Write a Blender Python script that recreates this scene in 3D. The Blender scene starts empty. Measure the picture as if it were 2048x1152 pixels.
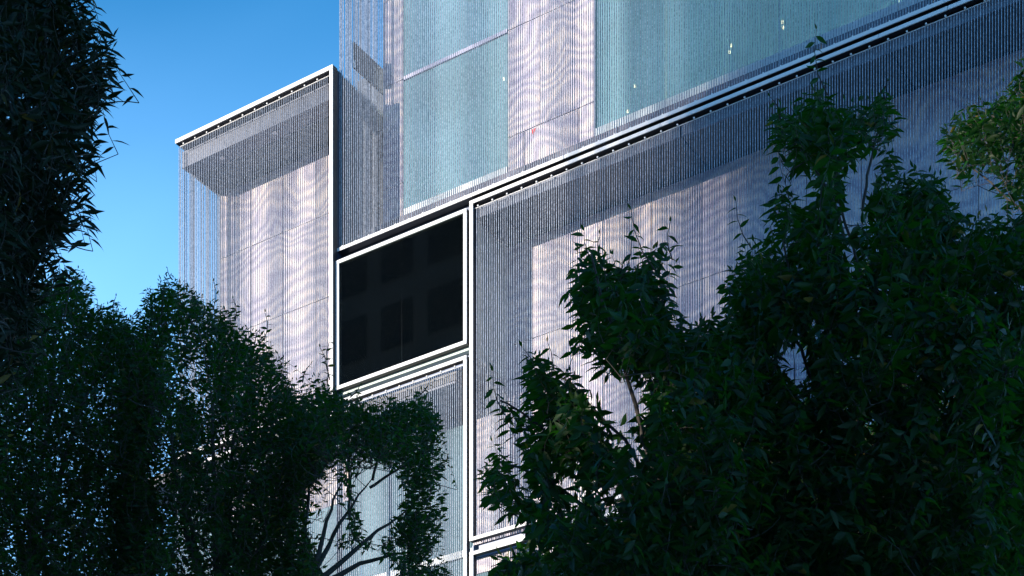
import bpy, math, random
import numpy as np
from mathutils import Vector, Matrix
C = bpy.context.scene
R = math.radians
random.seed(11)
rng = np.random.default_rng(11)

# ------------------------------------------------------------------ camera
F, TH, HOR, EYE = 3769.0, R(33.3), 2712.0, 1.6
cT, sT = math.cos(TH), math.sin(TH)
cam_d = bpy.data.cameras.new('camera'); cam = bpy.data.objects.new('camera', cam_d)
C.collection.objects.link(cam); C.camera = cam
cam.location = (0, 0, EYE); cam.rotation_euler = (R(90), 0, TH)
cam_d.sensor_width = 36; cam_d.lens = F / 2048 * 36
cam_d.shift_y = (HOR - 576) / 2048
cam_d.clip_start = .1; cam_d.clip_end = 3000

# ------------------------------------------------------------------ light
SUN_AZ, SUN_EL = R(25), R(9)          # the sun stands to the front left of the facade, low
sun_to = Vector((-math.sin(SUN_AZ) * math.cos(SUN_EL), -math.cos(SUN_AZ) * math.cos(SUN_EL), math.sin(SUN_EL)))
w = bpy.data.worlds.new('World'); C.world = w; w.use_nodes = True
nt = w.node_tree; bg = nt.nodes['Background']
sky = nt.nodes.new('ShaderNodeTexSky'); sky.sky_type = 'NISHITA'; sky.sun_disc = False
sky.sun_elevation = SUN_EL; sky.sun_rotation = math.pi + SUN_AZ
sky.air_density = 1.0; sky.dust_density = .25; sky.ozone_density = 3.0
hs = nt.nodes.new('ShaderNodeHueSaturation'); hs.inputs['Saturation'].default_value = 1.5; hs.inputs['Value'].default_value = .85
nt.links.new(sky.outputs[0], hs.inputs['Color'])
# thin high haze, denser towards the horizon all round
tc = nt.nodes.new('ShaderNodeTexCoord'); sp = nt.nodes.new('ShaderNodeSeparateXYZ'); nt.links.new(tc.outputs['Generated'], sp.inputs[0])
mr = nt.nodes.new('ShaderNodeMapRange'); mr.interpolation_type = 'SMOOTHSTEP'
for k_, v_ in zip((1, 2, 3, 4), (.40, .62, .78, .0)): mr.inputs[k_].default_value = v_
nz_ = nt.nodes.new('ShaderNodeTexNoise'); nz_.inputs['Scale'].default_value = 2.2; nz_.inputs['Detail'].default_value = 4; nz_.inputs['Distortion'].default_value = .6
nt.links.new(tc.outputs['Generated'], nz_.inputs['Vector'])
ma = nt.nodes.new('ShaderNodeMath'); ma.operation = 'MULTIPLY_ADD'; ma.inputs[1].default_value = .55; ma.inputs[2].default_value = -.24; nt.links.new(nz_.outputs[0], ma.inputs[0])
ad_ = nt.nodes.new('ShaderNodeMath'); ad_.operation = 'ADD'; ad_.use_clamp = True; nt.links.new(sp.outputs['Z'], mr.inputs[0]); nt.links.new(mr.outputs[0], ad_.inputs[0]); nt.links.new(ma.outputs[0], ad_.inputs[1])
mxs = nt.nodes.new('ShaderNodeMix'); mxs.data_type = 'RGBA'; mxs.inputs[7].default_value = (1.25, 2.9, 5.2, 1)
nt.links.new(ad_.outputs[0], mxs.inputs[0]); nt.links.new(hs.outputs[0], mxs.inputs[6]); nt.links.new(mxs.outputs[2], bg.inputs[0])
bg.inputs[1].default_value = .15
sd = bpy.data.lights.new('sun', 'SUN'); so = bpy.data.objects.new('sun', sd); C.collection.objects.link(so)
sd.energy = 2.9; sd.angle = R(.5); sd.color = (1, .89, .77)
so.rotation_euler = sun_to.to_track_quat('Z', 'Y').to_euler()
vs = C.view_settings
vs.view_transform = 'Standard'; vs.look = 'None'; vs.gamma = 1; vs.use_curve_mapping = False; vs.exposure = 1.4

# ------------------------------------------------------------------ helpers
def P(px, py, Y):
    dx = (px - 1024) / F; t = Y / (cT + dx * sT)
    return Vector((t * (-sT + dx * cT), Y, EYE + t * (HOR - py) / F))
def XP(px, Y): return P(px, 0, Y).x
def ray(px, py, t):
    dx = (px - 1024) / F
    return np.array([t * (-sT + dx * cT), t * (cT + dx * sT), EYE + t * (HOR - py) / F])

class NB:
    def __init__(s, name):
        s.m = bpy.data.materials.new(name); s.m.use_nodes = True; s.t = s.m.node_tree
        s.b = s.t.nodes['Principled BSDF']; s.o = s.t.nodes['Material Output']
    def n(s, typ, **kw):
        nd = s.t.nodes.new(typ)
        for k, v in kw.items():
            if k.startswith('_'): setattr(nd, k[1:], v)
            else: nd.inputs[k.replace('__', ' ')].default_value = v
        return nd
    def l(s, a, b): s.t.links.new(a, b)
    def ramp(s, fac, stops):
        r = s.t.nodes.new('ShaderNodeValToRGB'); s.l(fac, r.inputs[0])
        e = r.color_ramp.elements
        while len(e) < len(stops): e.new(.5)
        for k, (p, c) in enumerate(stops): e[k].position = p; e[k].color = (*c, 1)
        return r
    def bump(s, h, strength, dist=.01):
        b = s.n('ShaderNodeBump', Strength=strength, Distance=dist); s.l(h, b.inputs['Height']); s.l(b.outputs[0], s.b.inputs['Normal'])
def simple(name, col, rough=.5, metal=0., var=.12, scale=6, bump=0., spec=.5):
    q = NB(name); co = q.n('ShaderNodeTexCoord')
    nz = q.n('ShaderNodeTexNoise', Scale=scale, Detail=5.0); q.l(co.outputs['Object'], nz.inputs['Vector'])
    a = tuple(max(0, x * (1 - var)) for x in col); b = tuple(min(1, x * (1 + var)) for x in col)
    r = q.ramp(nz.outputs[0], [(.3, a), (.7, b)]); q.l(r.outputs[0], q.b.inputs['Base Color'])
    q.b.inputs['Roughness'].default_value = rough; q.b.inputs['Metallic'].default_value = metal
    q.b.inputs['Specular IOR Level'].default_value = spec
    if bump: q.bump(nz.outputs[0], bump)
    return q.m

M = {}
M['frame'] = simple('aluminium_frame', (.8, .8, .79), .38, .0, .03, 3)
M['frame_dark'] = simple('dark_reveal', (.02, .022, .028), .45, 0, .2, 4)
M['navy'] = simple('navy_reveal', (.02, .035, .07), .35, 0, .2, 4)
M['spandrel'] = simple('satin_aluminium', (.20, .235, .32), .35, .35, .1, 2)
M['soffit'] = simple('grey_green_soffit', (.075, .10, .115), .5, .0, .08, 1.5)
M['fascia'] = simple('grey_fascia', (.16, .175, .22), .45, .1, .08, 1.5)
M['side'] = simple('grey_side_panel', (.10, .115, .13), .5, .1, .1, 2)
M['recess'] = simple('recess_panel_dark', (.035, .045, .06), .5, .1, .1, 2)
M['plinth'] = simple('plinth_grey', (.12, .12, .16), .5, .1, .1, 2)
M['sill'] = simple('pale_sill', (.62, .68, .7), .4, 0, .06, 3)
M['slab'] = simple('lavender_slab_edge', (.42, .42, .56), .5, 0, .08, 3)
M['concrete'] = simple('concrete', (.3, .29, .28), .8, 0, .15, 1.5, .2)
M['roof'] = simple('roof_grey', (.2, .2, .21), .7, 0, .15, 2)
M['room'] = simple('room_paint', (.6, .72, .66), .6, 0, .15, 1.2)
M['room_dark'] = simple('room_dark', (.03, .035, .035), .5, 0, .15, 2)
M['room_pale'] = simple('room_pale_metal', (.55, .6, .62), .3, .3, .05, 2)
M['red'] = simple('red_mark', (.6, .05, .05), .4, 0, .05, 5)
M['asphalt'] = simple('asphalt', (.05, .05, .052), .85, 0, .25, 8, .3)
M['paving'] = simple('paving', (.2, .19, .18), .8, 0, .2, 3, .2)
M['paint'] = simple('road_paint', (.7, .7, .68), .6, 0, .1, 5)
M['office'] = simple('office_stone', (.23, .22, .21), .75, 0, .15, .6, .1)
M['officeglass'] = simple('office_glass', (.03, .04, .05), .08, 0, .2, .4)

# rods: woven stainless strips, fine twist relief along their length
q = NB('woven_steel'); co = q.n('ShaderNodeTexCoord'); mp = q.n('ShaderNodeMapping'); mp.inputs['Scale'].default_value = (30, 30, 14)
q.l(co.outputs['Generated'], mp.inputs['Vector'])
geo = q.n('ShaderNodeNewGeometry'); nz = q.n('ShaderNodeTexNoise', Scale=26.0, Detail=3.0, Roughness=.7); q.l(geo.outputs['Position'], nz.inputs['Vector'])
r = q.ramp(nz.outputs[0], [(.35, (.17, .19, .22)), (.65, (.46, .50, .57))]); q.l(r.outputs[0], q.b.inputs['Base Color'])
q.b.inputs['Metallic'].default_value = .45; q.b.inputs['Roughness'].default_value = .4
q.bump(nz.outputs[0], .5, .01); M['rod'] = q.m

# inner wall: polished panels with a wavy finish that paints in the veil's optical moire, each panel different
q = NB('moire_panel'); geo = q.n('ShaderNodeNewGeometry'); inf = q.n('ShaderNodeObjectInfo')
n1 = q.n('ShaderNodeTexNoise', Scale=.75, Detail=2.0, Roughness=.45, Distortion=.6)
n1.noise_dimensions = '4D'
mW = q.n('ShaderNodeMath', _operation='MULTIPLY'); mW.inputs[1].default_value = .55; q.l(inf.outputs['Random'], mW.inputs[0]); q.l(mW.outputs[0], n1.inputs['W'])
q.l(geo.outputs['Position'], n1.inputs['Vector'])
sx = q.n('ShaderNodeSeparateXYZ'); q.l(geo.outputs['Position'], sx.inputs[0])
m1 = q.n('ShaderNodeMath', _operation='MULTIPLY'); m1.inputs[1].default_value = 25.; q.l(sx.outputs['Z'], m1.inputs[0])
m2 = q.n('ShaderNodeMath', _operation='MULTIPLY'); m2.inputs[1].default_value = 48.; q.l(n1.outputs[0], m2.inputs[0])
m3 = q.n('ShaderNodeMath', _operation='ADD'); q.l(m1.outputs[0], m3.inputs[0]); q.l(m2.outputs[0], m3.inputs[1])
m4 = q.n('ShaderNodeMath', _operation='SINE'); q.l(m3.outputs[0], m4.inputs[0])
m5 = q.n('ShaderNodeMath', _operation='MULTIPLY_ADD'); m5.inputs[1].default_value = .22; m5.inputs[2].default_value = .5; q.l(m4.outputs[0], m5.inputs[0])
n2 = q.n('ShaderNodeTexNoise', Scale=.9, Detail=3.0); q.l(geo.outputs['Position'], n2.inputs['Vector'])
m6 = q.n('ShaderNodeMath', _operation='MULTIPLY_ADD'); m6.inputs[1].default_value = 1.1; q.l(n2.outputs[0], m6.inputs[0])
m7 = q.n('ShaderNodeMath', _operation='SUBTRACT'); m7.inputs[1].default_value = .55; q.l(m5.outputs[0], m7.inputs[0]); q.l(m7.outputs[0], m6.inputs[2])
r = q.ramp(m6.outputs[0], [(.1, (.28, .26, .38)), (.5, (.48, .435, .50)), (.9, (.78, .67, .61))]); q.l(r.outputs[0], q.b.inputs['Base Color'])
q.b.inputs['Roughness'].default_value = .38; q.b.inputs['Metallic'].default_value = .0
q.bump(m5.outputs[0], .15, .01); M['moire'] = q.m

# back-painted / frosted teal glass, lets a little of the room through
def glass(name, col, trans, rough, mixfac):
    q = NB(name); co = q.n('ShaderNodeTexCoord')
    nz = q.n('ShaderNodeTexNoise', Scale=.5, Detail=3.0); q.l(co.outputs['Object'], nz.inputs['Vector'])
    a = tuple(x * .8 for x in col); b = tuple(min(1, x * 1.2) for x in col)
    r = q.ramp(nz.outputs[0], [(.3, a), (.7, b)]); q.l(r.outputs[0], q.b.inputs['Base Color'])
    q.b.inputs['Roughness'].default_value = rough
    tr = q.n('ShaderNodeBsdfTransparent'); tr.inputs[0].default_value = (*trans, 1)
    tl = q.n('ShaderNodeBsdfTranslucent'); tl.inputs[0].default_value = (.5, .78, .88, 1); m0 = q.n('ShaderNodeMixShader'); m0.inputs[0].default_value = .3
    q.l(q.b.outputs[0], m0.inputs[1]); q.l(tl.outputs[0], m0.inputs[2])
    mx = q.n('ShaderNodeMixShader'); mx.inputs[0].default_value = mixfac
    q.l(tr.outputs[0], mx.inputs[1]); q.l(m0.outputs[0], mx.inputs[2]); q.l(mx.outputs[0], q.o.inputs[0])
    return q.m
M['teal'] = glass('frosted_teal_glass', (.22, .37, .44), (.8, .95, .98), .25, .82)
q = NB('clear_glass'); fr = q.n('ShaderNodeFresnel', IOR=1.5); gl = q.n('ShaderNodeBsdfGlossy', Roughness=.02)
tr = q.n('ShaderNodeBsdfTransparent'); tr.inputs[0].default_value = (.8, .92, .9, 1)
mx = q.n('ShaderNodeMixShader'); q.l(fr.outputs[0], mx.inputs[0]); q.l(tr.outputs[0], mx.inputs[1]); q.l(gl.outputs[0], mx.inputs[2])
q.l(mx.outputs[0], q.o.inputs[0]); M['glass'] = q.m
def emis(name, col, s):
    q = NB(name); q.b.inputs['Base Color'].default_value = (.8, .8, .8, 1)
    q.b.inputs['Emission Color'].default_value = (*col, 1); q.b.inputs['Emission Strength'].default_value = s; return q.m
M['lamp'] = emis('warm_lamp', (1, .68, .35), 22)
M['tube'] = emis('dim_tube', (.75, .9, 1), .9)
M['room_glow'] = emis('added_room_glow', (1, .97, .9), 5.0)  # emitter for the added glow boxes, not a known fitting
M['lens'] = simple('white_lens', (.85, .87, .9), .3, 0, .02, 5)

def leafmat(name, c1, c2, tcol):
    q = NB(name); at = q.n('ShaderNodeAttribute'); at.attribute_name = 'rnd'
    inf = q.n('ShaderNodeObjectInfo'); ad = q.n('ShaderNodeMath', _operation='ADD'); q.l(at.outputs['Fac'], ad.inputs[0])
    mu = q.n('ShaderNodeMath', _operation='MULTIPLY'); mu.inputs[1].default_value = .6; q.l(inf.outputs['Random'], mu.inputs[0]); q.l(mu.outputs[0], ad.inputs[1])
    fr = q.n('ShaderNodeMath', _operation='FRACT'); q.l(ad.outputs[0], fr.inputs[0])
    r = q.ramp(fr.outputs[0], [(.0, c1), (.75, c2), (.984, c2), (.992, (.16, .10, .012))]); q.l(r.outputs[0], q.b.inputs['Base Color'])
    q.b.inputs['Roughness'].default_value = .5; q.b.inputs['Specular IOR Level'].default_value = .22
    tl = q.n('ShaderNodeBsdfTranslucent'); tl.inputs[0].default_value = (*tcol, 1)
    mx = q.n('ShaderNodeMixShader'); mx.inputs[0].default_value = .3
    q.l(q.b.outputs[0], mx.inputs[1]); q.l(tl.outputs[0], mx.inputs[2]); q.l(mx.outputs[0], q.o.inputs[0]); return q.m
M['leaf'] = leafmat('leaf_green', (.005, .018, .004), (.011, .034, .006), (.03, .18, .008))
M['leaf_dark'] = leafmat('leaf_dark', (.006, .014, .006), (.012, .022, .008), (.01, .03, .005))
M['bark'] = simple('bark', (.05, .043, .036), .85, 0, .3, 14, .4)

def link(name, me, parent=None, mat=None, kind=None):
    o = bpy.data.objects.new(name, me); C.collection.objects.link(o)
    if mat: me.materials.append(mat)
    if parent: o.parent = parent
    if kind: o['kind'] = kind
    return o
def mesh(name, V, Fc):
    me = bpy.data.meshes.new(name); me.from_pydata([tuple(v) for v in V], [], Fc); me.update(); return me
class MB:
    def __init__(s): s.V = []; s.F = []
    def box(s, x0, x1, y0, y1, z0, z1):
        b = len(s.V); s.V += [(x, y, z) for z in (z0, z1) for y in (y0, y1) for x in (x0, x1)]
        s.F += [tuple(b + i for i in f) for f in ((0, 2, 3, 1), (4, 5, 7, 6), (0, 1, 5, 4), (2, 6, 7, 3), (0, 4, 6, 2), (1, 3, 7, 5))]
        return s
    def rod(s, x, y, z0, z1, r, n=6):
        b = len(s.V)
        for z in (z0, z1): s.V += [(x + r * math.cos(k * 2 * math.pi / n), y + r * math.sin(k * 2 * math.pi / n), z) for k in range(n)]
        s.F += [(b + k, b + (k + 1) % n, b + n + (k + 1) % n, b + n + k) for k in range(n)]
        return s
    def bar(s, a, b_, r, n=6):
        a = Vector(a); b_ = Vector(b_); d = (b_ - a).normalized(); u = d.orthogonal().normalized(); v = d.cross(u); b = len(s.V)
        for p in (a, b_): s.V += [tuple(p + r * (math.cos(k * 2 * math.pi / n) * u + math.sin(k * 2 * math.pi / n) * v)) for k in range(n)]
        s.F += [(b + k, b + (k + 1) % n, b + n + (k + 1) % n, b + n + k) for k in range(n)] + [tuple(range(b + n - 1, b - 1, -1)), tuple(range(b + n, b + 2 * n))]
        return s
    def build(s, name, mat, parent=None, kind=None, bevel=0, smooth=False):
        me = mesh(name, s.V, s.F)
        if smooth: me.polygons.foreach_set('use_smooth', [True] * len(me.polygons))
        o = link(name, me, parent, mat, kind)
        if bevel:
            bv = o.modifiers.new('b', 'BEVEL'); bv.width = bevel; bv.segments = 1
        return o
def empty(name, loc, label, cat, group=None):
    o = bpy.data.objects.new(name, None); C.collection.objects.link(o); o.location = loc
    o['label'] = label; o['category'] = cat
    if group: o['group'] = group
    return o

# ------------------------------------------------------------------ ground
def flat(name, x0, x1, y0, y1, z, mat):
    return link(name, mesh(name, [(x0, y0, z), (x1, y0, z), (x1, y1, z), (x0, y1, z)], [(0, 1, 2, 3)]), None, mat, 'structure')
flat('ground', -900, 900, -900, 900, -.14, M['concrete'])
flat('road', -300, 300, -16, -2.2, -.12, M['asphalt'])
MB().box(-300, 300, -2.0, 60, -.3, 0).build('pavement', M['paving'], kind='structure')
MB().box(-300, 300, -40, -16.2, -.3, 0).build('pavement_across', M['paving'], kind='structure')
for nm, y in (('kerb', -2.2), ('kerb', -16.2)): MB().box(-300, 300, y, y + .2, -.3, .012).build(nm, M['concrete'], kind='structure')
for i in range(40):
    flat('lane_marking', -100 + i * 5, -97.5 + i * 5, -9.1, -8.95, -.116, M['paint'])

# ------------------------------------------------------------------ the building
YF, YW = 30.0, 31.25
B = empty('store_building', (-18, 34, 0), 'modern store building of stacked white-framed boxes veiled in hanging steel rods', 'building')
B.location = (0, 0, 0)
ZA, ZB, ZL, ZW = 24.07, 23.93, 27.72, 23.78       # rail tops
RH, RD = .068, .12
XR = XP(2300, YF)
def rail(x0, x1, ztop, y=YF, h=RH, d=RD):
    MB().box(x0 + .002, x1 - .002, y + .022, y + d, ztop - h + .003, ztop - .003).build('rail_body', M['frame_dark'], B)
    return MB().box(x0, x1, y, y + .02, ztop - h, ztop).build('frame_rail', M['frame'], B, bevel=.004)
def post(x0, x1, z0, z1, y=YF + .003, d=RD):
    MB().box(x0 + .003, x1 - .003, y + .022, y + d, z0, z1).build('post_body', M['frame_dark'], B)
    return MB().box(x0, x1, y, y + .02, z0, z1).build('frame_post', M['frame'], B, bevel=.004)
def part(name, x0, x1, y0, y1, z0, z1, mat, kind=None, par=None): return MB().box(x0, x1, y0, y1, z0, z1).build(name, M[mat], par or B, kind)

YL = 29.85
xl0, xl1 = XP(350, YL), XP(665, YL)
def rails(x0, x1, ztop, y=YF, n=4.2):                       # long rails come in lengths with a hairline joint
    x = x0
    while x < x1 - .05:
        e = min(x + n, x1); rail(x + .003, e - .003, ztop, y); x = e
# left box
rail(xl0, xl1, ZL, YL, .085, .16); ZLb = 20.93
rail(xl0, xl1, ZLb, YL, .085, .16)
post(XP(658.6, YL), xl1, ZLb + .002, ZL - .087, YL, .16)
# top box bottom rail, big box rails
rails(XP(671, YF), XP(1127, YF), ZA); rails(XP(1127.6, YF), XR, ZA)
rails(XP(938.2, YF), XP(1895, YF), ZB); rails(XP(1895.4, YF), XR, ZB)
ZBb = 17.42; xb0 = XP(938.2, YF)
rails(xb0, XR, ZBb); post(xb0, XP(945.3, YF), ZBb + .002, ZB - RH - .002)
rails(xb0, XR, 17.14); post(xb0, XP(946, YF), 9.0, 17.14 - RH - .002)
# window box
xw0, xw1 = XP(670.8, YF - .06), XP(932.6, YF - .06); YB = YF - .06
rail(xw0, xw1, ZW, YB, .072); rail(xw0, xw1, 21.235, YB, .072)
post(xw0, XP(677.2, YB), 21.237, ZW - .074, YB + .003); post(XP(926, YB), xw1, 21.237, ZW - .074, YB + .003)
# lower box
rail(XP(345, YB), XP(664, YB), 20.70, YB, .072); rail(xw0, xw1, 20.94, YB, .072); post(XP(926, YB), xw1, 15.0, 20.866, YB + .003)
rail(XP(345, YB), xw1, 15.0, YB, .072)

# structural bodies behind the frames (dark reveals)
part('reveal', XP(671, YF) + .02, XR, YF + .121, YF + .40, ZA - .066, ZA - .004, 'frame_dark')
part('reveal', xb0 + .01, XR, YF + .121, YF + .20, ZB - .06, ZB - .004, 'frame_dark')
part('reveal', xw0 + .02, xw1 - .02, YB + .125, YF + .2, ZW - .07, ZW - .004, 'frame_dark')
part('reveal', xw0 + .02, xw1 - .02, YB + .125, YF + .2, 21.17, 21.23, 'frame_dark')
# spandrels between boxes
def spandrels(x0, x1, z0, z1, y=YF + .2, n=2.6):
    x = x0
    while x < x1 - .05:
        e = min(x + n, x1); part('spandrel_panel', x + .006, e - .006, y, y + .05, z0, z1, 'spandrel'); x = e
spandrels(XP(680, YF + .2), xb0 - .01, ZW - .02, ZA - .07)
part('reveal', xb0, XR, YF + .2, YF + .25, ZB - .1, ZA - .07, 'frame_dark')
part('spandrel_panel', XP(1187, YF + .1), XP(1226, YF + .1), YF + .13, YF + .14, ZB + .002, ZA - .07, 'spandrel')
spandrels(XP(680, YF + .2), xb0 - .01, 20.87, 21.17)
spandrels(XP(944, YF + .2), XR, 17.07, ZBb - RH)
part('corner_panel', XP(672, YF + .1), XP(680, YF + .2) - .01, YF + .14, YF + .3, 15, ZA - .07, 'navy')
# left box side wall (faces right)
part('side_panel', xl1 - .03, xl1 - .004, YL + .165, YL + .165 + .16, ZLb - .08, ZL - .03, 'navy')
part('side_panel', xl1 - .04, xl1 - .012, YL + .34, YF + .62, ZLb - .08, ZL - .05, 'side')
part('side_joint', xl1 - .06, xl1 - .03, YF + .63, YF + .70, ZLb - .08, ZL - .1, 'frame_dark')

# --- veils: hanging rods
S, RR = .0503, .0085
rodmesh = {}
singles = [0]
def veil(x0, x1, z0, z1, y, single=False, skip=()):
    xs = np.arange(x0, x1, S); mb = MB()
    for i, x in enumerate(xs):
        jx = x + random.gauss(0, .0012)
        if single and singles[0] < 299:
            key = round(z1 - z0, 3)
            if key not in rodmesh:
                t = MB().rod(0, 0, 0, z1 - z0, RR); me = mesh('rod', t.V, t.F); me.polygons.foreach_set('use_smooth', [True] * len(me.polygons)); me.materials.append(M['rod']); rodmesh[key] = me
            o = link('rod', rodmesh[key], B); o.location = (jx, y, z0); o.rotation_euler.z = random.random() * 6; singles[0] += 1
        else: mb.rod(jx, y, z0, z1, RR, 5)
    if mb.V: mb.build('rods', M['rod'], B, 'stuff', smooth=True)
def side_veil(x, y0, y1, z0, z1):
    mb = MB()
    for y in np.arange(y0, y1, S): mb.rod(x + random.gauss(0, .003), y + random.uniform(-.022, .022), z0, z1, RR, 5)
    mb.build('rods', M['rod'], B, 'stuff', smooth=True)
def wire(x0, x1, z, y):
    MB().bar((x0, y, z), (x1, y, z), .008, 5).build('hanger_wire', M['frame'], B)
    mb = MB()
    for x in np.arange(x0 + .12, x1, .335): mb.box(x - .013, x + .013, y - .03, y - .004, z + .005, z + .031)
    mb.build('hanger_bolts', M['frame'], B, 'stuff')
YV = YF + .07
veil(XP(954, YV), XP(2150, YV), ZBb + .01, ZB - RH - .075, YV, True); wire(XP(947, YV), XR, ZB - RH - .07, YV)
veil(XP(1560, YV), XP(2150, YV), ZA + .01, 31.5, YV, True)
veil(XP(679.5, YV), XP(1560, YV), ZA + .01, 31.5, YV)
side_veil(XP(679.5, YV), YV + S, YW + .1, ZA + .01, 31.5)
veil(XP(358, YL + .08), XP(658, YL + .08), ZLb, ZL - .085 - .06, YL + .08); wire(XP(360, YL + .08), XP(658, YL + .08), ZL - .085 - .05, YL + .08)
side_veil(XP(357.5, YL + .08), YL + .13, YW, ZLb, ZL - .15)
veil(XP(352, YB + .07), XP(925, YB + .07), 15.0, 20.94 - .072 - .07, YB + .07); wire(XP(680, YB), XP(925, YB), 20.94 - .072 - .065, YB + .07)
side_veil(XP(950, YV), YV + S, YW - .03, ZBb + .01, ZB - .15)
mb = MB()
for x in np.arange(XP(683, YF), XR, .335): mb.box(x - .012, x + .012, YF + .02, YF + .05, ZA + .001, ZA + .03)
mb.build('sill_clips', M['frame'], B, 'stuff')

# --- inner walls built of panels with recessed joints
G = .008
def wallgrid(xs, zs, y=YW, mat='moire', name='wall_panel', th=.04, skip=None):
    for i in range(len(xs) - 1):
        for j in range(len(zs) - 1):
            if skip and skip(i, j): continue
            dy = random.uniform(-.003, .003)
            MB().box(xs[i] + G, xs[i + 1] - G, y + dy, y + th + dy, zs[j] + G, zs[j + 1] - G).build(name, M[mat], B)
def backing(x0, x1, z0, z1, y=YW + .043, d=.25): part('wall_core', x0, x1, y, y + d, z0, z1, 'frame_dark')
SZL, SZB = 27.25, 23.63
# left box
xs = [XP(p, YW) for p in (439.5, 458, 502, 566, 632, 700)]
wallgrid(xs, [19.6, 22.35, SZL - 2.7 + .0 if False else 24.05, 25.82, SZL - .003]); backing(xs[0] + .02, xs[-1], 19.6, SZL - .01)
fx0, fx1 = XP(363, YF + .1), XP(658, YF + .1)
for k in range(3):
    a = fx0 + (fx1 - fx0) * (0, .09, .55)[k]; b = fx0 + (fx1 - fx0) * (.09, .55, 1)[k]
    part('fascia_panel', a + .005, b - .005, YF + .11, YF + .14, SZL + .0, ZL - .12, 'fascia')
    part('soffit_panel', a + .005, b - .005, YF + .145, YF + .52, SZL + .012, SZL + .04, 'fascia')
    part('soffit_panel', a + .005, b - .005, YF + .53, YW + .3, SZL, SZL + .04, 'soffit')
for p in (402, 430, 467, 490, 512, 575, 600, 622):
    x = XP(p, YF + .525); part('light_slot', x - .09, x + .09, YF + .50, YF + .513, SZL - .004, SZL + .006, 'lens')
for px, py in ((444, 316), (550, 266)):
    t = 1; Yd = (SZL - .003 - EYE) / ((HOR - py) / F) * (cT + (px - 1024) / F * sT); x = XP(px, Yd)
    part('downlight', x - .05, x + .05, Yd - .05, Yd + .05, SZL - .008, SZL - .001, 'lens')
part('roof', xl0 + .02, xl1 - .05, YL + .165, 36, ZL - .10, ZL - .03, 'roof')
part('side_wall', XP(439.5, YW) + .03, XP(439.5, YW) + .2, YW + .3, 36, 19.6, ZL - .12, 'side')
# big box
xb_w = XP(1022.3, YW)
xs = [XP(946, YW)] + [xb_w + k * 1.06 for k in range(0, 14)]
zj = P(1022, 692, YW).z
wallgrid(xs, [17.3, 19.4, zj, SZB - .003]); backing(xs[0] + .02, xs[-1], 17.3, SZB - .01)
xe = xs[-1]
for a, b in [(XP(947, YF + .15), XP(1005, YF + .3) - .035)] + [(XP(1005, YF + .3) + k * 4.0, XP(1005, YF + .3) + (k + 1) * 4.0 - .035) for k in range(3)]:
    part('fascia_panel', a, b, YF + .13, YF + .16, SZB, ZB - .10, 'fascia')
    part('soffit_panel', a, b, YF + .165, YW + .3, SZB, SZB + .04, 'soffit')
part('soffit_core', XP(947, YF + .2), xe, YF + .17, YW + .3, SZB + .05, ZB - .12, 'frame_dark')
for k in range(14):                                       # small ceiling luminaires in the big box soffit
    x = XP(1080, YW) + k * 1.3; part('downlight', x - .035, x + .035, YF + .7, YF + .77, SZB - .006, SZB + .001, 'side')
# top box
zt = [25.11, 25.8, 27.93, 29.7, 31.6]
x766, x806, x1016, x1048, x1157, x1189 = [XP(p, YW) for p in (766, 806, 1016, 1048, 1157, 1189)]
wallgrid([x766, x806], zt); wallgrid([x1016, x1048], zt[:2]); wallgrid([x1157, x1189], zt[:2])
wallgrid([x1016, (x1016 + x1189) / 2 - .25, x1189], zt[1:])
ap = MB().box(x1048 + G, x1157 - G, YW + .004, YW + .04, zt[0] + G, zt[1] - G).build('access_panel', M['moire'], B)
c = P(1066.5, 263, YW)
link('rescue_mark', mesh('rescue_mark', [(c.x - .06, YW - .001, c.z + .05), (c.x + .06, YW - .001, c.z + .05), (c.x, YW - .001, c.z - .07)], [(0, 2, 1)]), ap, M['red'])
c = P(1070, 966, YW)
link('rescue_mark', mesh('rescue_mark', [(c.x - .08, YW - .008, c.z + .07), (c.x + .08, YW - .008, c.z + .07), (c.x, YW - .008, c.z - .09)], [(0, 2, 1)]), B, M['red'])
backing(x766 + .02, x806, 24.1, 31.6); backing(x1016, x1189, 24.1, 31.6)
def plinths(x0, x1):
    x = x0
    while x < x1 - .1:
        e = min(x + 2.1, x1); part('plinth_panel', x + G, e - G, YW - .02, YW + .05, 24.1, zt[0] - .004, 'plinth'); x = e
plinths(XP(716, YW), XR)
def pane_row(x0, x1, z0, z1, zsill, n):
    w_ = (x1 - x0) / n
    for k in range(n):
        a, b = x0 + k * w_, x0 + (k + 1) * w_
        part('sill_panel', a + .004, b - .004, YW - .01, YW + .05, z0, zsill, 'sill')
        for zz0, zz1 in ((zsill + .004, min(27.89, z1)), (27.98, z1)):
            if zz1 - zz0 > .3: part('glass_pane', a + .006, b - .006, YW + .02, YW + .032, zz0, zz1, 'teal')
    if z1 > 28: part('slab_edge', x0, x1, YW - .012, YW + .06, 27.90, 27.975, 'slab')
pane_row(x806 + .01, x1016 - .01, 25.115, 31.6, 25.24, 2)
pane_row(x1189 + .01, XR, 25.115, 31.6, 25.26, 7)
part('glass_jamb', XP(1189, YW) - .0, XP(1189, YW) + .02, YW - .03, YW + .02, 25.11, 31.6, 'spandrel')
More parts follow.
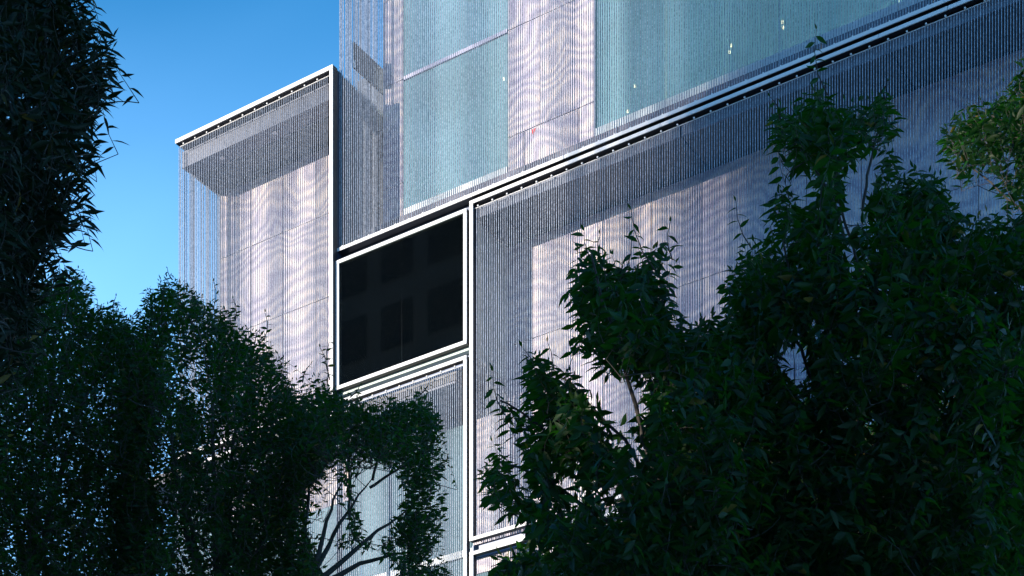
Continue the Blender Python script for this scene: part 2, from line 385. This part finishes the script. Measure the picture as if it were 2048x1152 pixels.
# dark recessed wall at the left end of the top box and the floating parapet beam above it
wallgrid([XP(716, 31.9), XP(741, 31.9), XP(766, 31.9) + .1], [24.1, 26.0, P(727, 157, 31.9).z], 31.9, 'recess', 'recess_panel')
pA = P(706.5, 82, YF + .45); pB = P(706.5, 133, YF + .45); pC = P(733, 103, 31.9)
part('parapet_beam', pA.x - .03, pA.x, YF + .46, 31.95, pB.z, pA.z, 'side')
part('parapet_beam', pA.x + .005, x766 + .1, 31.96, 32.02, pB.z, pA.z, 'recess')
part('parapet_coping', pA.x + .005, x766 + .1, 31.93, 32.05, pA.z + .003, pA.z + .05, 'sill')
MB().bar((pB.x - .02, YF + .5, pB.z), (pB.x - .02, YF + .5, pB.z + .14), .03, 8).build('camera_housing', M['lens'], B)
part('top_slab', XP(770, YW), XR, YW + .3, 38, 31.6, 31.9, 'roof')
# lower box
zl = [15.0, 17.86, 20.6]
xlo = [XP(345, YW) + k * (XP(975, YW) - XP(345, YW)) / 8 for k in range(9)]
for k in range(8):
    a, b = xlo[k], xlo[k + 1]
    part('sill_panel', a + .004, b - .004, YW - .01, YW + .05, 17.72, 17.86, 'sill'); part('glass_pane', a + .006, b - .006, YW + .02, YW + .032, 17.865, 20.6, 'teal')
    part('glass_pane', a + .006, b - .006, YW + .02, YW + .032, 15.0, 17.7, 'teal')
    part('soffit_panel', a + .004, b - .004, YB + .2, YW + .3, 20.6, 20.64, 'fascia')
part('slab', xlo[0], xlo[-1], YB + .21, 36, 20.66, 20.84, 'roof')
# window box room
part('glass_pane', XP(677.2, YB) + .002, XP(800, YB), YB + .05, YB + .06, 21.237, ZW - .075, 'glass')
part('glass_pane', XP(800, YB) + .008, XP(926, YB) - .002, YB + .05, YB + .06, 21.237, ZW - .075, 'glass')
rx0, rx1 = xw0 + .02, xw1 - .01
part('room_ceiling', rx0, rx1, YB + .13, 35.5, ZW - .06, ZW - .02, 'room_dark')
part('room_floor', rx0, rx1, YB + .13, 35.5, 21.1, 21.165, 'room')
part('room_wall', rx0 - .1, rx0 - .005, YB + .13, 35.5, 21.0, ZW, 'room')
part('room_wall', rx1 + .005, rx1 + .08, YB + .21, 35.5, 21.0, ZW, 'room')
for i in range(4):
    for j in range(3):
        a = rx0 + (rx1 - rx0) / 4 * i; zz = 21.17 + (ZW - .06 - 21.17) / 3 * j
        part('room_panel', a + .01, a + (rx1 - rx0) / 4 - .01, 32.6, 32.64, zz + .01, zz + (ZW - .06 - 21.17) / 3 - .01, 'room')
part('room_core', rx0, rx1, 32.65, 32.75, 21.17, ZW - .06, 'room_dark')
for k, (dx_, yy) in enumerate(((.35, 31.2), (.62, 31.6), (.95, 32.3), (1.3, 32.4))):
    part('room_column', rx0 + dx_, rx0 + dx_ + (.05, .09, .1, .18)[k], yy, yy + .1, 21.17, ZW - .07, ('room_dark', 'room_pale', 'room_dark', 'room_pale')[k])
MB().bar(P(684, 536, YB + .4), P(880, 700, YB + .4), .014, 6).build('brace_rod', M['room_dark'], B)
MB().bar((XP(847, YB + .3), YB + .3, 21.17), (XP(847, YB + .3), YB + .3, ZW - .07), .007, 5).build('hanging_cable', M['room_pale'], B)
for (a, b, z) in (((758, 562), (826, 540), 0), ((790, 533), (826, 521), 0), ((752, 548), (790, 530), 0)):
    Y1 = 30.5; MB().bar(P(*a, Y1), P(*b, Y1), .012, 6).build('light_tube', M['tube'], B)
# rooms behind the teal glass: slabs, back wall, lamps, added glow boxes
for x0, x1, z0, z1 in ((x806, XR, 24.3, 24.5), (x806, XR, 27.88, 27.97)):
    part('floor_slab', x0, x1, YW + .07, 38, z0, z1, 'room')
k_ = 0
xq = x806 + .6
while xq < XR - 1.4:
    for z_ in (27.80, 31.5): part('added_glow_box', xq, xq + 1.4, 35.2, 35.5, z_ - .3, z_ + .04, 'room_glow')  # glow boxes put in to brighten the teal glass from behind
    xq += 1.9
part('back_wall', x806, XR, 36, 36.2, 24.5, 31.6, 'room')
for i in range(7):
    x = x1189 + .5 + i * 1.9; part('inner_column', x, x + .28, 32.2, 32.5, 24.5, 31.5, 'sill')
part('inner_column', x806 + .75, x806 + .85, 31.9, 32.0, 27.3, 27.86, 'sill'); part('inner_column', x1016 - .5, x1016 - .4, 31.9, 32, 27.2, 27.86, 'sill')
for px, py in ((1007, 158), (1270, 172), (1459, 104), (1463, 91), (1566, 55), (1565, 44), (1256, 223)):
    cc = P(px, py, 31.8); MB().bar((cc.x, 31.8, cc.z - .022), (cc.x, 31.8, cc.z + .022), .022, 8).build('lamp', M['lamp'], B)
# body and base
part('body', XP(440, YW) + .3, XR, 36.3, 45, 0, 27.4, 'roof')
part('base_wall', XP(345, YB), XR, YW + .4, 36, 0, 14.9, 'side')
part('lower_pane', XP(947, YF), XR, YW, YW + .02, 12, 17.05, 'glass')
part('lower_back', XP(947, YF), XR, 33, 33.2, 12, 17.05, 'room_dark')

# ------------------------------------------------------------------ office blocks across the street (behind the camera)
def office(x0, x1, y0, y1, h, label):
    e = empty('office_building', ((x0 + x1) / 2, y1, 0), label, 'building', None)
    def pt(mb, n, m, k=None):
        o = mb.build(n, M[m], e, k); o.matrix_parent_inverse = Matrix.Translation(-Vector(e.location)); return o
    pt(MB().box(x0, x1, y0, y1, 0, h), 'wall', 'office')
    pt(MB().box(x0 - .2, x1 + .2, y0 - .2, y1 + .2, h, h + .6), 'parapet', 'concrete')
    m = MB(); nx = int((x1 - x0) / 3); w_ = (x1 - x0) / nx
    for i in range(nx):
        for j in range(int(h / 3.6)): m.box(x0 + i * w_ + .5, x0 + (i + 1) * w_ - .5, y1 + .01, y1 + .08, 1 + j * 3.6, 3.3 + j * 3.6)
    pt(m, 'windows', 'officeglass', 'stuff')
EDGE = XP(1430, YF) - (YF + 20) * math.tan(SUN_AZ)
office(EDGE, -23.5, -26, -20, 48, 'tall stone office block across the street with added shade fins at its end')
office(-17.0, 8, -36, -20.05, 44, 'stone office block across the street behind the camera, lower of the two')
office(-95, -55.2, -24, -20, 64, 'tall office block across the street, added unseen to darken the glass box reflection')  # put in to keep open sky out of the dark window's reflection
pw = empty('sun_slot_wall', (-18, -20.2, 0), 'added unseen wall with a narrow slot that passes sun onto the right trees', 'wall')  # unseen wall invented to shape a sunbeam onto the right crowns
for bx in ((-19.05, -18.4, 0, 44), (-17.65, -17.01, 0, 44), (-18.4, -17.65, 0, 11.1), (-18.4, -17.65, 11.55, 44)):
    o = MB().box(bx[0] + .001, bx[1] - .001, -20.4, -20.05, bx[2], bx[3]).build('slot_section', M['office'], pw); o.matrix_parent_inverse = Matrix.Translation(-Vector(pw.location))
fe = empty('shadow_softener', (EDGE - 2, -20.5, 0), 'added unseen fins softening the shadow edge of the tall office', 'screen')  # fins invented to soften the office block's shadow edge on the facade
d_ = .2
while d_ < 3.6:
    o = MB().box(EDGE - d_ - .16, EDGE - d_, -20.6, -20.3, 0, 48).build('softener_fin', M['office'], fe); o.matrix_parent_inverse = Matrix.Translation(-Vector(fe.location)); d_ += .25 + .13 * d_

# ------------------------------------------------------------------ trees
right = np.array([cT, sT, 0]); fwd = np.array([-sT, cT, 0]); up = np.array([0, 0, 1.])
def inpoly(pts, poly):
    x, y = pts[:, 0], pts[:, 1]; ins = np.zeros(len(x), bool); n = len(poly); j = n - 1
    for i in range(n):
        xi, yi = poly[i]; xj, yj = poly[j]
        cnd = ((yi > y) != (yj > y)) & (x < (xj - xi) * (y - yi) / (yj - yi + 1e-9) + xi)
        ins ^= cnd; j = i
    return ins
def edgedist(pts, poly):
    d = np.full(len(pts), 1e9)
    for i in range(len(poly)):
        a = np.array(poly[i - 1], float); b = np.array(poly[i], float); ab = b - a
        t = np.clip(((pts - a) @ ab) / (ab @ ab + 1e-9), 0, 1); d = np.minimum(d, np.linalg.norm(pts - (a + t[:, None] * ab), axis=1))
    return d
def nrm(v): return v / (np.linalg.norm(v, axis=-1, keepdims=True) + 1e-9)
LEAF_V = np.array([[0, 0, 0], [-.36, .25, .05], [.36, .25, .05], [0, .3, -.02], [-.42, .5, .02], [.42, .5, .02], [0, .58, -.05], [-.16, .82, -.09], [.16, .82, -.09], [0, 1, -.17]])
LEAF_F = [(0, 3, 1), (0, 2, 3), (1, 3, 6, 4), (3, 2, 5, 6), (4, 6, 7), (6, 5, 8), (6, 8, 9, 7)]
def leaf_template(mat):
    me = mesh('leaf', LEAF_V, LEAF_F); me.materials.append(M[mat]); return me
def tube_chain(mb, pts, rads, n=6):
    rads = [float(r_) for r_ in rads]
    pts = [Vector([float(q_) for q_ in p]) for p in pts]; b0 = len(mb.V)
    for i, p in enumerate(pts):
        d = (pts[min(i + 1, len(pts) - 1)] - pts[max(i - 1, 0)]).normalized(); u = d.cross(Vector((.3, .2, 1) if abs(d.z) < .9 else (1, 0, 0))).normalized(); v = d.cross(u)
        mb.V += [tuple(p + rads[i] * (math.cos(k * 2 * math.pi / n) * u + math.sin(k * 2 * math.pi / n) * v)) for k in range(n)]
    for i in range(len(pts) - 1):
        for k in range(n): mb.F.append((b0 + i * n + k, b0 + i * n + (k + 1) % n, b0 + (i + 1) * n + (k + 1) % n, b0 + (i + 1) * n + k))
def curve(a, b, c_, n):
    t = np.linspace(0, 1, n)[:, None]; return (1 - t) ** 2 * a + 2 * t * (1 - t) * b + t * t * c_

def tree(label, poly, t0, thick, fork, limbs, ln, wd, ntwig, nleaf, tl, droop=.5, nsingle=0, holes=(), mat='leaf', shoots=(), trunk_r=.09, limb_r=.04, sag=.25, group='street trees in front of the store', fill=.62, twig_r=.0028, clump=4.6, hk=0.):
    forkp = ray(*fork, t0); base = np.array([forkp[0] * .995, forkp[1] * .995, 0.])
    T = empty('street_tree', tuple(base), label, 'tree', group); inv = Matrix.Translation(-Vector(base))
    def add(mb, n, m, k=None):
        o = mb.build(n, M[m], T, k, smooth=True); o.matrix_parent_inverse = inv; return o
    mid = (base + forkp) / 2 + rng.normal(0, .15, 3) * [1, 1, 0]
    tp = curve(base, mid, forkp, 14); nodes = [tp[7:]]
    mb = MB(); tube_chain(mb, tp, np.linspace(trunk_r * 1.5, trunk_r * .8, 14), 10); add(mb, 'trunk', 'bark')
    for li in limbs:
        dz = li[2] if len(li) > 2 else rng.uniform(-.3, .3)
        e = ray(li[0], li[1], t0 + dz * thick); s_ = li[3] if len(li) > 3 else None
        st = forkp if s_ is None else ray(*s_, t0)
        L = np.linalg.norm(e - st); m_ = (st + e) / 2 + up * L * .08 + rng.normal(0, .06, 3) * L
        cp = curve(st, m_, e, 12) + rng.normal(0, .006, (12, 3)) * L; cp[0] = st
        mb = MB(); tube_chain(mb, cp, np.linspace(limb_r * (.45 if s_ else 1), .005, 12), 7); add(mb, 'branch', 'bark'); nodes.append(cp[1:])
    nodes = np.vstack(nodes)
    # twig tips inside the crown volume
    P_ = np.array(poly, float); lo, hi = P_.min(0), P_.max(0)
    # clumps give dark masses and gaps
    nc = max(10, int(ntwig / 9)); cl = rng.uniform(lo, hi, (nc * 8, 2)); cl = cl[inpoly(cl, poly)][:nc * 2]
    pts = rng.uniform(lo, hi, (ntwig * 12, 2)); pts = pts[inpoly(pts, poly)]
    for h in holes:
        pts = pts[~inpoly(pts, h) | (rng.random(len(pts)) < hk)]
    sc = ln * F / t0
    d = np.min(np.hypot(pts[:, None, 0] - cl[None, :len(cl) // 2, 0], pts[:, None, 1] - cl[None, :len(cl) // 2, 1]), axis=1)
    ed = edgedist(pts, poly)
    keep = (rng.random(len(pts)) < np.clip(1.3 - d / (sc * clump), .03, 1)) | ((ed < sc * 1.5) & (rng.random(len(pts)) < fill))
    pts, ed = pts[keep][:ntwig], ed[keep][:ntwig]
    dep = t0 + thick * np.clip(ed / (hi - lo).max() * 5 + .25, 0, 1) * rng.uniform(-.5, .5, len(pts))
    tips = np.array([ray(p[0], p[1], q_) for p, q_ in zip(pts, dep)])
    cen = ray((lo[0] + hi[0]) / 2, fork[1], t0)
    dr = nrm(tips - cen) * .7 + up * .55 + rng.normal(0, .38, tips.shape); dr = nrm(dr)
    Ls = tl * rng.uniform(.6, 1.25, len(tips)); bases = tips - dr * Ls[:, None]
    q_ = np.stack([bases @ right, bases @ fwd, bases[:, 2] - EYE], 1); bp = np.stack([1024 + F * q_[:, 0] / q_[:, 1], HOR - F * q_[:, 2] / q_[:, 1]], 1)
    ok = np.ones(len(bp), bool); 
    for h in holes: ok &= (~inpoly(bp, h) & ~inpoly((bp + pts) / 2, h)) | (rng.random(len(bp)) < hk * 1.6)
    ok &= inpoly(bp, poly) | (rng.random(len(bp)) < .3)
    tips, bases, ed, pts = tips[ok], bases[ok], ed[ok], pts[ok]
    sing = ed < sc * .8
    # explicit long shoots that stick out of the outline: (x0,y0,x1,y1,leaves)
    ex = []
    for s_ in shoots:
        a = ray(s_[0], s_[1], t0 - .12 * thick); b = ray(s_[2], s_[3], t0 - .12 * thick - .1)
        ex.append((a, b, s_[4]))
    mb = MB(); origins, dirs, nors, sizes, isS = [], [], [], [], []
    def place(b, tpt, n, special, tr=None):
        tr = tr or twig_r
        ax = tpt - b; L = np.linalg.norm(ax); ax = ax / L; sidev = np.cross(ax, up); 
        if np.linalg.norm(sidev) < .1: sidev = right.copy()
        sidev /= np.linalg.norm(sidev)
        side_mix = math.cos(rng.uniform(0, math.pi)); alt = np.cross(sidev, ax); sv = sidev * math.cos(side_mix) + alt * math.sin(side_mix) * .8
        if special: sv = right * np.sign(ax @ fwd + 2) + up * .15
        bow = L * .12 * (1 if rng.random() < .5 else -1)
        for i in range(n):
            u = (.12 + .88 * i / max(1, n - 1)); p = b + ax * L * u + sidev * bow * math.sin(u * math.pi) - up * sag * L * u * u * .25
            s1 = 1 if i % 2 else -1
            dv = ax * .45 + sv * s1 * .85 - up * droop * rng.uniform(.4, 1.3) + rng.normal(0, .22, 3)
            if i == n - 1: dv = ax - up * .3 * droop
            dv /= np.linalg.norm(dv); nv = np.cross(dv, sv) * s1 + up * .5 + rng.normal(0, .35, 3)
            nv -= dv * (nv @ dv); nv /= np.linalg.norm(nv) + 1e-9
            k = ln * rng.uniform(.7, 1.15) * (1 - .35 * (u > .93)) * (1.0 if not special else .95 - .3 * u)
            origins.append(p); dirs.append(dv); nors.append(nv); sizes.append(k); isS.append(special)
        q4 = [b + ax * L * u + sidev * bow * math.sin(u * math.pi) - up * sag * L * u * u * .25 for u in (0, .35, .7, 1)]
        tube_chain(mb, q4, [tr, tr * .8, tr * .6, tr * .3], 4)
    order = np.argsort(np.linalg.norm(bases - forkp, axis=1)); nl = nodes.copy()
    for i in order:
        b = bases[i]; dd = nl - b; dist = np.linalg.norm(dd, axis=1) + .6 * np.clip(nl[:, 2] - b[2], 0, None); j = int(dist.argmin())
        if np.linalg.norm(dd[j]) > .05:
            m_ = (nl[j] + b) / 2 + rng.normal(0, .07, 3) * dist[j]
            cp = curve(nl[j], m_, b, 5); r0 = min(twig_r * 3, twig_r + .006 * dist[j]); tube_chain(mb, cp, np.linspace(r0, twig_r, 5), 4); nl = np.vstack([nl, cp[2:]])
        place(b, tips[i], nleaf + int(rng.integers(-2, 3)), bool(sing[i]))
    for a, b, n in ex: place(a, b, n, True, .0042 * t0 / 10); isS[-n:] = [2] * n
    o = mb.build('twigs', M['bark'], T, 'stuff'); o.matrix_parent_inverse = inv
    O, D_, N_, K = map(np.array, (origins, dirs, nors, sizes)); isS = np.array(isS, int); Sd = np.cross(D_, N_)
    idx = np.argsort(-isS + rng.random(len(isS)) * .5); sidx = idx[:nsingle] if nsingle else idx[:0]
    sidx = sidx[isS[sidx] > 0]; msk = np.ones(len(O), bool); msk[sidx] = False
    if len(sidx):
        lm = leaf_template(mat)
        for i in sidx:
            o = bpy.data.objects.new('leaf', lm); C.collection.objects.link(o); o.parent = T; o.matrix_parent_inverse = inv
            k = K[i]; ww = wd * k / ln
            o.matrix_basis = Matrix(((Sd[i][0] * ww, D_[i][0] * k, N_[i][0] * k, O[i][0]), (Sd[i][1] * ww, D_[i][1] * k, N_[i][1] * k, O[i][1]), (Sd[i][2] * ww, D_[i][2] * k, N_[i][2] * k, O[i][2]), (0, 0, 0, 1)))
    O, D_, N_, K, Sd = O[msk], D_[msk], N_[msk], K[msk], Sd[msk]; n = len(O); nv = len(LEAF_V)
    V = (O[:, None, :] + LEAF_V[None, :, 0:1] * Sd[:, None, :] * (wd * K / ln)[:, None, None] + LEAF_V[None, :, 1:2] * D_[:, None, :] * K[:, None, None] + LEAF_V[None, :, 2:3] * N_[:, None, :] * K[:, None, None] * rng.uniform(.4, 1.6, n)[:, None, None]).reshape(-1, 3)
    me = bpy.data.meshes.new('foliage'); lens = [len(f) for f in LEAF_F]; li_ = np.concatenate([np.array(f) for f in LEAF_F])
    me.vertices.add(len(V)); me.vertices.foreach_set('co', V.ravel())
    loops = (li_[None, :] + (np.arange(n) * nv)[:, None]).ravel(); me.loops.add(len(loops)); me.loops.foreach_set('vertex_index', loops)
    ls = np.tile(lens, n); me.polygons.add(len(ls)); me.polygons.foreach_set('loop_start', np.concatenate([[0], np.cumsum(ls)[:-1]])); me.polygons.foreach_set('loop_total', ls)
    me.update(); at = me.attributes.new('rnd', 'FLOAT', 'POINT'); at.data.foreach_set('value', np.repeat(rng.random(n), nv))
    o = link('foliage', me, T, M[mat], 'stuff'); o.matrix_parent_inverse = inv
    print('TREE', label, 'twigs', len(tips), 'leaves', n, len(sidx)); return T

# near tree at the left edge: long narrow leaves in silhouette
tree('nearest tree at the left edge, black silhouette of long narrow drooping leaves',
     [(-120, -120), (175, -90), (195, 10), (180, 30), (150, 45), (145, 75), (175, 92), (200, 62), (235, 62), (240, 100), (222, 135), (205, 165), (218, 190), (200, 230), (185, 255), (190, 280), (172, 305), (170, 345), (158, 375), (148, 410), (125, 430), (128, 455), (110, 480), (112, 520), (90, 560), (70, 640), (30, 690), (-120, 740)],
     7, 2.0, (-160, 900), [(-30, 600), (60, 420), (120, 300), (170, 130), (40, 100), (-60, 250), (120, -60)], .088, .02, 1000, 9, .2, droop=.9, nsingle=299, mat='leaf_dark', trunk_r=.08, limb_r=.016, sag=.5, twig_r=.0016)
# middle distance, left
tree('tree at the far left standing behind the nearest silhouette, with a rounded dark crown',
     [(-150, 560), (60, 560), (105, 545), (125, 525), (160, 528), (180, 560), (185, 600), (215, 605), (240, 600), (275, 640), (330, 700), (330, 800), (300, 1250), (-150, 1250)],
     21, 4.5, (60, 1250), [(140, 560), (60, 700), (220, 680), (-40, 800), (250, 900), (10, 950), (150, 850)], .09, .038, 5000, 9, .42, nsingle=0, shoots=[(230, 640, 232, 590, 6), (205, 640, 195, 600, 5)])
tree('dark tree left of the glass box, its crown sloping down across the leftmost veil',
     [(230, 640), (275, 615), (290, 580), (318, 545), (345, 545), (372, 560), (400, 585), (420, 600), (450, 612), (470, 635), (500, 645), (530, 655), (548, 690), (570, 712), (572, 745), (600, 760), (650, 790), (690, 860), (650, 930), (600, 1000), (590, 1250), (210, 1250), (230, 900)],
     20, 4, (430, 1300), [(325, 570), (400, 650), (520, 680), (560, 800), (300, 800), (460, 900), (640, 860), (280, 1000), (540, 1050), (360, 1000)], .09, .037, 3500, 9, .42, hk=.4,
     holes=[[(345, 690), (395, 665), (430, 760), (395, 800), (345, 770)], [(290, 850), (330, 830), (350, 980), (300, 1000)], [(350, 1040), (400, 1050), (380, 1152), (340, 1152)], [(400, 860), (470, 850), (470, 900), (400, 915)]],
     shoots=[(425, 620, 427, 560, 7), (470, 640, 466, 595, 6), (528, 680, 530, 622, 7), (345, 560, 335, 536, 4)])
tree('open tree with bare forking limbs, below the dark glass box',
     [(575, 790), (600, 750), (640, 745), (670, 765), (700, 785), (735, 790), (770, 785), (800, 790), (835, 770), (862, 778), (868, 800), (885, 835), (888, 850), (862, 880), (905, 900), (910, 925), (850, 945), (900, 975), (845, 992), (850, 1005), (905, 1020), (900, 1040), (850, 1060), (900, 1080), (840, 1095), (905, 1130), (930, 1250), (700, 1250), (560, 1250), (560, 1000)],
     19, 3.2, (612, 1190), [(745, 955), (690, 945, 0), (835, 1005), (850, 1100), (640, 900), (700, 860, 0, (700, 1040)), (860, 900, 0, (740, 975)), (600, 960), (780, 850, 0, (745, 960))], .09, .037, 1900, 9, .4,
     holes=[[(640, 935), (672, 925), (700, 960), (690, 1075), (645, 1075)], [(700, 960), (760, 935), (800, 955), (815, 1005), (790, 1060), (720, 1075)], [(640, 1080), (700, 1110), (760, 1110), (800, 1130), (790, 1200), (650, 1200)], [(600, 985), (640, 985), (650, 1050), (610, 1070)]],
     shoots=[(655, 770, 640, 690, 9), (660, 760, 662, 672, 9), (605, 765, 622, 725, 5), (840, 790, 858, 762, 5), (700, 795, 720, 768, 4)], trunk_r=.07, limb_r=.035)
# right
tree('leafy tree at the centre right, its upper shoots in front of the sunlit veiled wall',
     [(945, 1250), (955, 1100), (960, 1020), (985, 990), (955, 950), (975, 920), (950, 890), (985, 872), (1025, 885), (1060, 870), (1035, 845), (1005, 815), (990, 775), (1010, 790), (1040, 825), (1070, 840), (1090, 830), (1062, 790), (1050, 745), (1045, 705), (1075, 700), (1100, 725), (1130, 730), (1160, 745), (1195, 720), (1180, 670), (1155, 625), (1140, 580), (1155, 530), (1150, 475), (1170, 465), (1195, 490), (1225, 500), (1245, 520), (1280, 515), (1310, 490), (1345, 480), (1362, 520), (1350, 570), (1350, 620), (1375, 645), (1420, 610), (1470, 620), (1560, 700), (1640, 1250)],
     10, 2.6, (1420, 1290), [(1180, 500), (1320, 520, 0), (1250, 620), (1100, 740), (1000, 800, 0, (1130, 900)), (1000, 920), (1100, 1050), (1300, 900), (1400, 700), (1450, 850), (1200, 900)], .10, .038, 2100, 9, .23, droop=.85, nsingle=299, trunk_r=.05, limb_r=.018, twig_r=.0018,
     clump=3.6, holes=[[(1190, 775), (1290, 760), (1300, 820), (1210, 850)], [(1110, 960), (1170, 940), (1180, 990), (1120, 1000)], [(1230, 880), (1300, 870), (1290, 930), (1240, 930)], [(930, 1050), (1010, 1035), (1065, 1045), (1060, 1090), (935, 1130)], [(1190, 1000), (1240, 980), (1255, 1010), (1200, 1025)], [(1330, 560), (1360, 560), (1360, 620), (1330, 610)], [(1150, 760), (1190, 740), (1200, 790), (1160, 810)], [(1025, 930), (1065, 920), (1075, 980), (1035, 985)]],
     shoots=[(1310, 540, 1262, 412, 10), (1345, 520, 1341, 440, 6), (1190, 530, 1168, 458, 8), (1075, 770, 1045, 690, 7), (1100, 760, 1095, 680, 6), (1010, 830, 986, 738, 8), (1240, 560, 1262, 480, 7), (1205, 540, 1200, 465, 6)])
tree('tall tree at the right, its top shoot crossing the white rails',
     [(1440, 1250), (1430, 720), (1450, 590), (1448, 545), (1475, 510), (1480, 470), (1510, 475), (1540, 480), (1565, 450), (1552, 410), (1545, 370), (1580, 368), (1610, 380), (1575, 330), (1560, 280), (1545, 225), (1550, 195), (1580, 190), (1605, 195), (1620, 160), (1640, 170), (1665, 195), (1700, 200), (1740, 185), (1765, 168), (1782, 180), (1778, 230), (1790, 280), (1782, 330), (1800, 350), (1830, 325), (1855, 325), (1885, 350), (1905, 395), (1925, 425), (1960, 415), (2000, 420), (2060, 400), (2150, 400), (2150, 1250)],
     10.5, 2.6, (1755, 1150), [(1752, 560, 0), (1640, 200, 0, (1750, 620)), (1770, 220, 0, (1725, 420)), (1560, 260, 0, (1690, 480)), (1560, 480), (1850, 380, 0, (1760, 640)), (1500, 560), (1960, 500), (2050, 700), (1600, 760), (1900, 850), (1500, 900)], .10, .038, 3400, 9, .23, droop=.85, nsingle=299, trunk_r=.05, limb_r=.02, twig_r=.0018,
     clump=3.6, holes=[[(1550, 700), (1620, 690), (1640, 740), (1570, 760)], [(1500, 780), (1560, 770), (1560, 850), (1510, 850)], [(1700, 860), (1760, 850), (1750, 900)], [(1840, 800), (1900, 790), (1890, 850)], [(1668, 410), (1700, 330), (1730, 300), (1755, 330), (1735, 400), (1720, 460), (1690, 470)], [(1570, 340), (1640, 360), (1650, 400), (1590, 400)], [(1690, 480), (1715, 470), (1720, 520), (1700, 540)], [(1780, 345), (1800, 360), (1790, 390)]],
     shoots=[(1655, 190, 1633, 52, 11), (1505, 500, 1472, 396, 8), (1560, 240, 1540, 190, 4), (1770, 200, 1776, 160, 4)])
tree('tree at the right edge, yellow green tufts on its left side',
     [(2170, 60), (2060, 105), (2045, 150), (2010, 155), (1990, 185), (1950, 200), (1915, 215), (1888, 245), (1880, 290), (1890, 320), (1915, 335), (1960, 330), (1985, 345), (2010, 375), (2050, 400), (2170, 420)],
     13, 1.8, (2300, 900), [(1930, 320, 0, (2250, 600)), (1980, 230, 0, (2200, 420)), (2080, 180), (2100, 380)], .10, .036, 380, 9, .23, nsingle=250, trunk_r=.06, limb_r=.02, twig_r=.0018)
tree('shaded tree behind the two right trees, filling the lower right with dark foliage',
     [(1150, 1250), (1180, 1040), (1260, 960), (1330, 820), (1400, 760), (1480, 780), (1600, 720), (1700, 700), (1800, 640), (1900, 600), (2000, 620), (2150, 600), (2150, 1250)],
     12.8, 2.6, (1700, 1350), [(1500, 800), (1700, 750), (1900, 680), (1300, 950), (2050, 750), (1850, 950), (1600, 1000), (1400, 1050), (2000, 950)], .095, .034, 1800, 9, .3, trunk_r=.08, limb_r=.03, clump=3.2, holes=[[(1600, 860), (1700, 850), (1700, 890), (1600, 900)], [(1500, 780), (1640, 700), (1640, 760), (1560, 850), (1510, 850)]])
